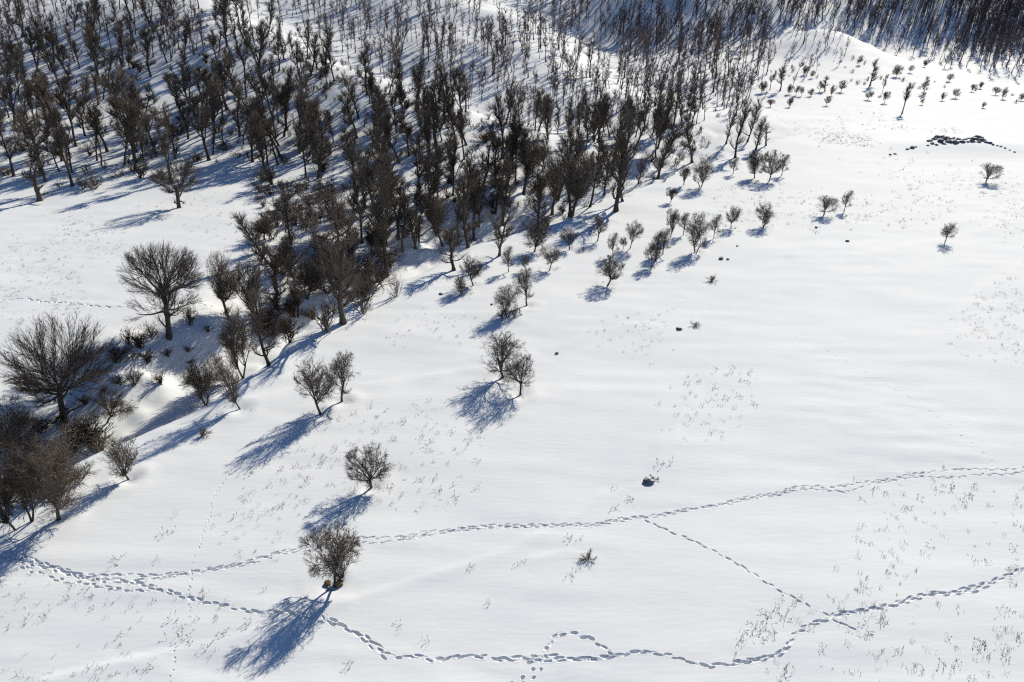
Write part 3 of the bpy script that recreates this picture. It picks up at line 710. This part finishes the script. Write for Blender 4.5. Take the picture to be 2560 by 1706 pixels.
for i, (px, py, hp, wp) in enumerate(RIGHT):
    place_px('brush' if hp > 35 else ('thorn' if i % 3 else 'dense'), px, py, hp, wp, lean=random.uniform(0, .14), name='thorn_tree',
             label=where('slim' if hp > 35 else 'small', 'tree by the far field edge', px, py), group='small trees along the far field edge')

# ------------------------------------------------------------------ the wooded slopes
def inside(px, py, poly):
    c = np.zeros(px.shape, bool); n = len(poly)
    for i in range(n):
        x0, y0 = poly[i]; x1, y1 = poly[(i + 1) % n]
        with np.errstate(divide='ignore', invalid='ignore'):
            c ^= ((y0 > py) != (y1 > py)) & (px < (x1 - x0) * (py - y0) / (y1 - y0 + 1e-12) + x0)
    return c

def scatter(poly, n, dmin, seed, sqy=2.0, avoid=(), clump=-9, cl=70.0):
    """spread n points over a patch of ground outlined in the photograph, kept apart"""
    r = np.random.default_rng(seed); xs = [p[0] for p in poly]; ysl = [p[1] for p in poly]; pts = list(avoid); out = []
    cx, cy = r.uniform(min(xs), max(xs), n * 25), r.uniform(min(ysl), max(ysl), n * 25)
    ok = inside(cx, cy, poly) & (vnoise(cx / cl, cy / (cl * .6), seed) + .3 * vnoise(cx / cl * 3, cy / cl * 4, seed + 1) > clump)
    for x, y in zip(cx[ok], cy[ok]):
        if pts:
            A = np.array(pts)
            if (np.hypot(A[:, 0] - x, (A[:, 1] - y) * sqy) < dmin).any(): continue
        pts.append((x, y)); out.append((x, y))
        if len(out) >= n: break
    return out

R1 = [(-30, 20), (560, 20), (700, 100), (870, 180), (1000, 235), (1230, 325), (1380, 385), (1300, 470), (1100, 500), (740, 480), (640, 430), (560, 445), (300, 470), (180, 475), (-30, 440)]
R2 = [(900, 520), (1000, 485), (1350, 430), (1690, 345), (1760, 395), (1620, 480), (1500, 530), (1290, 590), (1120, 620), (950, 640), (860, 590)]
forest = [(p, 'l') for p in scatter(R1, 236, 23, 5, clump=-.42)] + [(p, 'g') for p in scatter(R2, 60, 32, 6, clump=-.5)]
PF = ground_at([p[0] for p, _ in forest], [p[1] for p, _ in forest])
for ((px, py), zone), P in zip(forest, PF):
    if zone == 'l':
        kind = random.choices(['brush', 'knob', 'plume'], [7, 1.6, 2.2])[0]
        h = random.triangular(6.5, 17.5, 12) * (1.1 if py > 300 else 1) if kind != 'knob' else random.uniform(6, 10)
        ln = random.gauss(-.01, .085)
    else:
        kind = random.choices(['plume', 'brush', 'upright'], [5, 4, 1])[0]
        h = random.uniform(8, 16.5); ln = random.gauss(.02, .06)
    look = 'tall' if h > 12 else 'short' if h < 9 else 'middling'
    look += ' leaning' if abs(ln) > .09 else {'brush': ' slim', 'knob': ' knotty', 'plume': ' bushy', 'upright': ' fan topped'}[kind]
    plant(kind, P, h, lean=ln + max(0, .15 * (1 - px / 1100)), lean_y=random.gauss(0, .04), name='pollard_tree' if zone == 'l' else 'bare_tree',
          label=where(look, 'tree of the left wood' if zone == 'l' else 'tree above the gully', px, py),
          group='trees of the left hand wood' if zone == 'l' else 'trees of the upper gully belt')

R3 = [(560, 0), (1270, 0), (1400, 110), (1500, 210), (1600, 270), (1700, 330), (1500, 370), (1400, 370), (1240, 310), (1000, 215), (850, 155), (700, 80)]
R4 = [(1290, 0), (1960, 0), (1960, 70), (1900, 150), (1890, 215), (1830, 290), (1720, 330), (1600, 265), (1500, 200), (1400, 105)]
R5 = [(1950, 0), (2560, 0), (2560, 200), (2440, 165), (2250, 135), (2090, 75), (2000, 105), (1960, 80)]
# nearest trees on the slope behind stay separate trees, the rest is the far wood
r4 = scatter(R4, 440, 10, 8, 2.4, clump=-.5); r3 = scatter(R3, 440, 10, 9, 2.2, clump=-.55); r5 = scatter(R5, 380, 9, 10, 1.6, clump=-.45)
r5 = [p for p in r5 if random.random() < .55 + .45 * (p[1] < 60 or p[0] > 2380)]
r5 += scatter([(2240, -5), (2560, -5), (2560, 130), (2330, 70)], 110, 8, 14, 1.6)
r4 += scatter([(900, -130), (2000, -130), (1970, -4), (900, -4)], 260, 9, 15, 2.0)
r5 += scatter([(1980, -130), (2640, -130), (2600, -4), (1970, -4)], 190, 9, 16, 2.0)
r0 = scatter([(-30, -10), (560, -10), (640, 70), (470, 150), (-30, 200)], 135, 14, 12)
r6 = scatter([(1860, 90), (1960, 40), (2080, 40), (2150, 140), (2050, 190), (1900, 260), (1840, 300)], 46, 15, 17, 1.5)
_soft = lambda L, a, b: [(x + random.gauss(0, a), y + random.gauss(0, b)) for x, y in L]
r3, r4, r5 = _soft(r3, 14, 6), _soft(r4, 20, 9), _soft(r5, 14, 8)
allp = [(p, 3) for p in r3] + [(p, 4) for p in r4] + [(p, 5) for p in r5] + [(p, 0) for p in r0] + [(p, 6) for p in r6]
PA = ground_at([p[0] for p, _ in allp], [p[1] for p, _ in allp])
LOD = []
for s in range(10):
    T, C, h = brush_tree(200 + s, h=15, stubs=11 + s % 4, shoots=8, first=(.3, .45, .38)[s % 3], rw=.085 + .03 * (s % 3), forks=s % 2, tr=.22, lod=1, twig_r=.034, sub=1, top=1.0)
    v1, f1 = T.arrays(); v2, f2 = C.arrays(); LOD.append((np.r_[v1, v2], np.r_[f1, f2 + len(v1)], h))
# a few dozen of the nearest of these stay individuals
ordn = np.argsort(PA[:, 1]); single = set(ordn[:42].tolist())
V, Fa, base = [], [], 0
for i, (((px, py), zone), P) in enumerate(zip(allp, PA)):
    if i in single:
        plant('brush', P, random.uniform(9, 15), label=where('slim', 'tree low on the middle slope', px, py), group='trees low on the middle slope', lean=random.gauss(.06, .05)); continue
    v, f, h = LOD[random.randrange(10)]
    if P[1] > 1000: continue
    hh = {3: random.uniform(10, 17), 4: random.uniform(12, 21), 5: random.uniform(13, 22), 0: random.uniform(9, 15), 6: random.uniform(5, 15)}[zone] * (1.08 if zone in (4, 5) else 1)
    if py > 200: hh *= .75
    s = hh / h; sx = s * random.uniform(.8, 1.25); a = random.uniform(0, 6.28); ln = random.gauss(.07 if zone > 3 else .03, .05); ly = random.gauss(0, .04)
    x = (v[:, 0] * math.cos(a) - v[:, 1] * math.sin(a)) * sx; y = (v[:, 0] * math.sin(a) + v[:, 1] * math.cos(a)) * sx; z = v[:, 2] * s
    V.append(np.c_[x + z * ln + P[0], y + z * ly + P[1], z + P[2]]); Fa.append(f + base); base += len(v)
fw = link('far_forest', mesh_np('far_forest', np.concatenate(V), [np.concatenate(Fa)]), M['far_wood'])
tag(fw, 'distant bare wood covering the far slopes along the top of the picture', 'forest', kind='stuff')

GT = [(655, 640), (770, 570), (900, 560), (1010, 600), (990, 690), (930, 735), (830, 770), (760, 810), (700, 800), (690, 720)]
gpts = scatter(GT, 11, 55, 71, 1.2)
for (px, py), P in zip(gpts, ground_at([p[0] for p in gpts], [p[1] for p in gpts])):
    k = random.choice(['plume', 'dense', 'upright', 'brush']); h = random.uniform(6, 12)
    plant(k, P, h, lean=random.gauss(.06, .1), name='bare_tree', label=where('tall' if h > 9 else 'short', 'tree inside the gully', px, py), group='trees inside the gully')

# ------------------------------------------------------------------ scrub
def shrubs(pts, hr, label, group, kinds=('bush',), wr=(.8, 1.4)):
    G = ground_at([p[0] for p in pts], [p[1] for p in pts])
    for (px, py), P in zip(pts, G):
        h = random.uniform(*hr); k = random.choice(kinds)
        plant(k, P, h, h * 1.5 * random.uniform(*wr), label=where('brownish' if k == 'brown_bush' else 'grey', label, px, py), cat='shrub', group=group)
shrubs(scatter(R1, 160, 21, 21), (1.5, 3.8), 'shrub in the left wood', 'undergrowth of the left hand wood', ('bush', 'bush', 'brown_bush'))
shrubs(scatter(R2, 30, 28, 22), (1.2, 3.2), 'shrub under the upper gully trees', 'undergrowth of the upper gully', ('bush', 'bush', 'brown_bush'))
GB = [(640, 560), (760, 540), (900, 600), (1000, 650), (960, 735), (850, 790), (740, 850), (680, 880), (640, 820), (700, 700), (640, 640)]
shrubs(scatter(GB, 42, 25, 23, 1.3), (1.6, 4.4), 'tangled shrub filling the gully', 'thicket in the gully', ('bush', 'bush', 'brown_bush'))
shrubs(scatter([(640, 440), (860, 480), (800, 560), (650, 540)], 26, 22, 24, 1.5), (1.5, 3.6), 'shrub at the meadow edge', 'shrubs at the meadow edge')
shrubs([(30, 1230), (70, 1190), (110, 1150), (60, 1120), (170, 1150), (200, 1200), (110, 1240), (10, 1260), (190, 1110), (250, 1130), (220, 1090)], (1.6, 3.2), 'tangled shrub at lower left', 'thicket at lower left')
for px, py, hp, wp, k, lab in [
    (336, 962, 58, 56, 'bush', 'dense round shrub in the gully below the two tiered dome tree'),
    (402, 960, 34, 36, 'brown_bush', 'small reddish brown shrub on the snow of the gully bottom'),
    (380, 842, 46, 50, 'bush', 'dark shrub left of the trunk of the two tiered dome tree'),
    (476, 814, 52, 46, 'bush', 'dark shrub right of the trunk of the two tiered dome tree'),
    (322, 862, 50, 40, 'bush', 'shrub on the gully edge left of the two tiered dome tree'),
    (506, 1090, 24, 36, 'bush', 'small brown shrub on the shaded near gully slope'),
    (727, 856, 70, 72, 'brown_bush', 'brownish bushy thicket on the field brow'),
    (816, 826, 84, 84, 'bush', 'bare thicket left of the trunk of the largest dark tree'),
    (908, 784, 68, 56, 'bush', 'bare shrub on the brow right of the largest dark tree'),
    (992, 742, 62, 34, 'bush', 'thin upright shrub at the corner of the field brow'),
    (927, 724, 100, 50, 'bush', 'tall dark shrub in the gully behind the field brow'),
    (1255, 796, 26, 30, 'bush', 'dark scrub left of the many stemmed tree foot'),
    (1286, 792, 22, 26, 'bush', 'dark scrub right of the many stemmed tree foot'),
    (1470, 1398, 26, 50, 'bush', 'low twiggy shrub with dark stems in the middle of the lower field'),
    (1634, 1200, 11, 36, 'bush', 'small twigs growing over the snow capped boulder'),
    (1779, 702, 16, 34, 'bush', 'flat dark scrub on the open field right of centre'),
    (1738, 816, 16, 26, 'bush', 'tiny low twigs on the open field below the flat dark scrub'),
    (1458, 628, 18, 14, 'bush', 'tiny dark shrub beside the small spreading tree'),
]: place_px(k, px, py, hp, wp, label=lab, cat='shrub', name='shrub')

shrubs([(215, 905), (245, 935), (290, 905), (330, 900), (300, 960), (260, 980), (370, 905), (420, 890), (470, 880), (215, 1010), (255, 1010), (60, 1060), (100, 1080), (180, 1075), (470, 960), (550, 900), (600, 870), (640, 870), (560, 850), (520, 830), (350, 870), (290, 880)], (.8, 2.3), 'shrub on the gully floor', 'shrubs on the gully floor', ('bush', 'brown_bush', 'bush'))

# low scrub too small and dense to pick apart: one mass
SB = []
for s_ in range(5):
    R = random.Random(400 + s_); W = Wood()
    for i in range(11):
        az = R.uniform(0, 6.28); ang = abs(R.gauss(0, .7)); L = R.uniform(.6, 1.05)
        q = curve(R, (R.gauss(0, .12), R.gauss(0, .12), -.05), (math.cos(az) * math.sin(ang), math.sin(az) * math.sin(ang), math.cos(ang)), L, 3, .16, .05); W.add(q, .03, .016, 3)
        for k in range(6):
            p, d = at_t(q, R.uniform(.2, .95)); W.add(curve(R, p, side_dir(R, d, R.uniform(.4, .9)), L * R.uniform(.15, .4), 2, .15, .04), .02, .011, 3)
    SB.append(W.arrays())
sp = []
for poly, n, dm, sd_ in [(R1, 260, 11, 61), ([(480, 20), (620, 70), (760, 100), (900, 165), (1010, 215), (1240, 310), (1380, 370), (1360, 400), (1200, 350), (980, 260), (840, 205), (700, 135), (560, 80)], 190, 8, 62), (R3, 110, 14, 63), (R4, 70, 16, 64), (R2, 40, 14, 65),
                         ([(1640, 350), (1750, 330), (1800, 345), (1700, 420), (1600, 400)], 20, 10, 66), ([(1900, 200), (2000, 190), (2300, 240), (2550, 260), (2550, 240), (2300, 190), (2080, 130)], 34, 14, 67)]:
    sp += scatter(poly, n, dm, sd_, 1.8)
G = ground_at([p[0] for p in sp], [p[1] for p in sp]); V, Fa, base = [], [], 0
for P in G:
    v, f = random.choice(SB); a = random.uniform(0, 6.28); h = random.uniform(.6, 2.2); w = h * random.uniform(.8, 1.5)
    V.append(np.c_[(v[:, 0] * math.cos(a) - v[:, 1] * math.sin(a)) * w + P[0], (v[:, 0] * math.sin(a) + v[:, 1] * math.cos(a)) * w + P[1], v[:, 2] * h + P[2]]); Fa.append(f + base); base += len(v)
so = link('low_scrub', mesh_np('low_scrub', np.concatenate(V), [np.concatenate(Fa)]), M['twig'])
tag(so, 'low leafless scrub scattered under the woods', 'scrub', kind='stuff')

# ------------------------------------------------------------------ rocks
def rock_mesh(seed, cap=False):
    R = np.random.default_rng(seed)
    n, m = 9, 6; V = []
    for i in range(m + 1):
        ph = math.pi * i / m
        for j in range(n):
            th = 2 * math.pi * j / n + (i % 2) * .3
            V.append((math.sin(ph) * math.cos(th), math.sin(ph) * math.sin(th), math.cos(ph)))
    V = np.array(V); dirs = R.normal(size=(9, 3)); dirs /= np.linalg.norm(dirs, axis=1)[:, None]
    k = V @ dirs.T; lim = R.uniform(.55, .85, 9)
    f = np.min(np.where(k > lim, lim / np.maximum(k, 1e-6), 1), axis=1); V = V * f[:, None] * (1 + .05 * R.normal(size=(len(V), 1)))
    V[:n] = V[:n].mean(0); V[-n:] = V[-n:].mean(0)
    ii = np.arange((m + 1) * n).reshape(m + 1, n); nx = np.roll(ii, -1, 1)
    Fq = np.stack([ii[:-1], ii[1:], nx[1:], nx[:-1]], -1).reshape(-1, 4)
    return mesh_np('rock', V, [Fq], smooth=False)
ROCKS = [rock_mesh(s) for s in range(8)]
for r_ in ROCKS: r_.materials.append(M['rock'])
oc = bpy.data.objects.new('rock_outcrop', None); COL.objects.link(oc)
P0 = g1(2420, 362); oc.location = P0
tag(oc, 'dark rocky outcrop breaking through the snow on the upper right field', 'rocks')
spots = [(2325, 353, 9), (2335, 350, 10), (2345, 346, 12), (2352, 355, 11), (2362, 350, 13), (2372, 356, 12), (2378, 349, 10), (2388, 357, 11), (2330, 360, 7), (2398, 350, 9), (2404, 356, 9), (2412, 350, 8), (2420, 348, 8), (2430, 355, 10), (2436, 350, 12), (2444, 347, 14), (2452, 352, 13), (2460, 354, 8), (2466, 357, 7), (2474, 359, 7),
         (2482, 362, 6), (2492, 365, 5), (2502, 367, 5), (2512, 371, 4), (2524, 376, 4), (2536, 381, 4), (2268, 374, 6), (2280, 371, 8), (2290, 368, 5), (2225, 388, 5), (2238, 386, 5), (2320, 365, 5), (2340, 363, 6), (2360, 361, 6), (2420, 356, 6), (2355, 343, 8), (2368, 344, 7), (2446, 356, 8), (2385, 346, 6)]
G = ground_at([s[0] for s in spots], [s[1] for s in spots])
for (px, py, rp), P in zip(spots, G):
    o = link('rock', random.choice(ROCKS), None, oc); r = rp / F * depth_of(P) * .85
    o.location = P - P0 - np.array([0, 0, r * .02]); o.scale = (r * random.uniform(1, 1.4), r * random.uniform(.8, 1.2), r * random.uniform(.55, .9)); o.rotation_euler = (random.uniform(-.3, .3), random.uniform(-.3, .3), random.uniform(0, 6))
def stone(px, py, rp, label, mat='rock', flat=.6, cap=False):
    P = g1(px, py); me = ROCKS[int(px) % 8]
    if mat != 'rock': me = me.copy(); me.materials[0] = M[mat]
    r = rp / F * depth_of(P)
    e = link('stone', me); e.location = P + np.array([0, 0, r * flat * .3]); e.scale = (r, r * .9, r * flat); e.rotation_euler = (random.uniform(-.2, .2), random.uniform(-.2, .2), random.uniform(0, 6))
    tag(e, label, 'stone'); return e
stone(819, 1461, 11, 'ochre stone left of the nearest tree foot', 'ochre', .8)
stone(848, 1463, 12, 'ochre stone right of the nearest tree foot', 'ochre', .8)
stone(824, 1474, 8, 'small dark stone below the nearest tree foot', 'rock', .8)
bo = stone(1622, 1206, 17, 'snow capped boulder standing in the lower field beside the drift', 'rock', .55)
stone(1697, 823, 10, 'small dark stone lying on the open field centre', 'rock', .5)
stone(1803, 648, 8, 'larger of two dark stones on the field below the right row', 'rock', .6)
stone(1820, 649, 5, 'smaller of two dark stones on the field below the right row', 'rock', .6)
stone(1102, 736, 6, 'dark stone left of the fan shaped sapling')
stone(1229, 762, 5, 'dark stone left of the many stemmed tree')
stone(1392, 885, 6, 'dark stone on the drift right of mid slope')
stone(1843, 616, 4, 'lone dark stone below the fan crowned tree')
stone(788, 853, 5, 'small stone on the field brow')
stone(2040, 570, 5, 'dark stone on the drift line at right')
stone(2118, 604, 6, 'dark stone at the end of the drift line at right')

# ------------------------------------------------------------------ dry weeds
def weed_mesh(seed):
    R = random.Random(seed); W = Wood(); n = R.randint(5, 12); sp = R.uniform(.15, .4)
    for i in range(n):
        az = R.uniform(0, 6.28); ang = abs(R.gauss(0, .75)); L = R.uniform(.18, .62)
        q = curve(R, (R.gauss(0, sp), R.gauss(0, sp), -.04), (math.cos(az) * math.sin(ang), math.sin(az) * math.sin(ang), math.cos(ang)), L, 4, .16, -.02)
        W.add(q, .010, .006, 3)
        for k in range(R.randint(2, 6)):
            p, d = at_t(q, R.uniform(.4, 1)); W.add(curve(R, p, side_dir(R, d, R.uniform(.4, 1)), L * R.uniform(.12, .35), 2, .2, 0), .008, .005, 3)
            if R.random() < .55:
                p, d = at_t(q, R.uniform(.7, 1)); W.add([p, (p[0] + d[0] * .05, p[1] + d[1] * .05, p[2] + d[2] * .05), (p[0] + d[0] * .1, p[1] + d[1] * .1, p[2] + d[2] * .1)], 0, 0, 4, [.008, .03, .006])
    return W
WW = [weed_mesh(s) for s in range(12)]
WEEDS = [w.mesh('dry_weed') for w in WW]
for w in WEEDS: w.materials.append(M['weed'])
def weeds(pts, label, group, sc_=(.3, .95)):
    G = ground_at([p[0] for p in pts], [p[1] for p in pts])
    for (px, py), P in zip(pts, G):
        o = link('dry_weed', random.choice(WEEDS)); s = random.uniform(*sc_)
        o.location = P; o.scale = (s * random.uniform(.7, 1.2), s * random.uniform(.7, 1.2), s); o.rotation_euler = (random.gauss(0, .12), random.gauss(0, .12), random.uniform(0, 6.28))
        tag(o, where('large' if s > .75 else 'small', label, px, py), 'weed', group)
weeds(scatter([(560, 1180), (700, 1100), (960, 1000), (1300, 1020), (1280, 1180), (1150, 1260), (960, 1270), (880, 1180), (760, 1260), (620, 1370), (520, 1360)], 85, 26, 31, 1.2, clump=-.05, cl=90.0), 'dry weed between the lone trees', 'weeds between the lone trees')
weeds(scatter([(2180, 1200), (2560, 1180), (2560, 1700), (1900, 1706), (1960, 1560), (2080, 1500), (2180, 1380)], 72, 34, 32, 1.2, clump=-.05, cl=90.0), 'dry weed at lower right', 'weeds at lower right')
weeds(scatter([(1740, 930), (1870, 905), (1900, 1010), (1800, 1095), (1640, 1080), (1660, 1010)], 24, 17, 33, 1.2, clump=-.05, cl=90.0), 'dry weed right of centre', 'weeds right of the centre', (.4, .9))
weeds(scatter([(0, 1440), (250, 1430), (560, 1480), (560, 1706), (400, 1700), (0, 1706)], 24, 44, 34, 1.2, clump=-.05, cl=90.0), 'dry weed at lower left', 'weeds at lower left', (.3, .85))
weeds(scatter([(1930, 1490), (2020, 1480), (1960, 1560), (1850, 1680), (1780, 1690), (1860, 1580)], 15, 22, 35, 1.2, clump=-.05, cl=90.0), 'dry weed at the trail bend', 'weeds at the trail bend', (.4, .95))
weeds([(1180, 1420), (1290, 1415), (1310, 1405), (1430, 1440), (1420, 1345), (1450, 1350), (1540, 1275), (1580, 1250), (1660, 1160), (1535, 1220), (1000, 1565), (873, 1656), (420, 1330), (390, 1400), (440, 1290), (1220, 1510), (1065, 1610), (2090, 1420), (660, 1480), (620, 1560), (470, 1590), (300, 1395)], 'lone dry weed on open snow', 'lone weed tufts', (.5, 1.1))

# far and fine grass that nobody could count: one mass of short stalks
tv, tf, base = [], [], 0
WA = []
for s in range(6):
    R = random.Random(300 + s); W = Wood()
    for i in range(6):
        az = R.uniform(0, 6.28); ang = abs(R.gauss(0, .7)); L = R.uniform(.15, .45)
        W.add(curve(R, (R.gauss(0, .16), R.gauss(0, .16), -.03), (math.cos(az) * math.sin(ang), math.sin(az) * math.sin(ang), math.cos(ang)), L, 2, .2, -.05), .014, .008, 3)
    WA.append(W.arrays())
gp = []
for poly, n, dm, s in [([(0, 500), (300, 560), (320, 640), (200, 700), (270, 780), (120, 900), (0, 960)], 520, 6, 41), ([(2380, 800), (2420, 740), (2560, 670), (2560, 930), (2480, 890), (2400, 880)], 150, 9, 42),
                       ([(1960, 345), (2080, 330), (2290, 366), (2200, 382), (2040, 378)], 170, 4, 43), ([(1760, 480), (2050, 395), (2300, 400), (2560, 440), (2560, 620), (2420, 520), (2150, 600), (1980, 570), (1780, 560)], 420, 8, 44),
                       ([(2060, 585), (2180, 525), (2330, 435), (2340, 445), (2190, 540), (2070, 600)], 60, 5, 45), ([(560, 1180), (960, 1000), (1300, 1020), (1150, 1260), (960, 1270), (620, 1400)], 130, 12, 46), ([(2150, 1180), (2560, 1160), (2560, 1706), (1900, 1706), (2100, 1480)], 110, 18, 47),
                       ([(980, 770), (1200, 790), (1180, 880), (960, 860)], 50, 10, 48), ([(1500, 800), (1680, 770), (1660, 880), (1400, 920)], 60, 10, 49), ([(0, 1400), (560, 1480), (560, 1706), (0, 1706)], 70, 16, 50),
                       ([(2240, 318), (2300, 322), (2390, 328), (2390, 331), (2300, 328), (2240, 322)], 60, 2, 51), ([(600, 460), (800, 520), (640, 620), (300, 520), (500, 470)], 110, 7, 52), ([(1720, 920), (1880, 900), (1910, 1010), (1800, 1100), (1620, 1090), (1640, 1010)], 50, 9, 53),
                       ([(1620, 340), (1780, 350), (1800, 400), (1700, 420), (1560, 470)], 120, 4, 54), ([(1800, 280), (2300, 280), (2300, 330), (1850, 340)], 120, 6, 55)]:
    gp += [(x + random.gauss(0, 16), y + random.gauss(0, 16) * (.25 if y < 400 else .7)) for x, y in scatter(poly, n, dm, s, 1.6, clump=-.15, cl=80.0)]
gp += [(fx + random.gauss(0, 13), fy + random.gauss(0, 5)) for fx, fy in FEET for _ in range(7)]
G = ground_at([p[0] for p in gp], [p[1] for p in gp])
for (px, py), P in zip(gp, G):
    v, f = WA[random.randrange(6)]; a = random.uniform(0, 6.28); s = random.uniform(.35, 1.0) * (1.0 if P[1] < 120 else 1.5 if P[1] < 185 else 1.8)
    tv.append(np.c_[(v[:, 0] * math.cos(a) - v[:, 1] * math.sin(a)) * s + P[0], (v[:, 0] * math.sin(a) + v[:, 1] * math.cos(a)) * s + P[1], v[:, 2] * s + P[2]]); tf.append(f + base); base += len(v)
go = link('dry_grass', mesh_np('dry_grass', np.concatenate(tv), [np.concatenate(tf)]), M['grass'])
tag(go, 'short dry grass tips poking through the snow in patches', 'grass', kind='stuff')
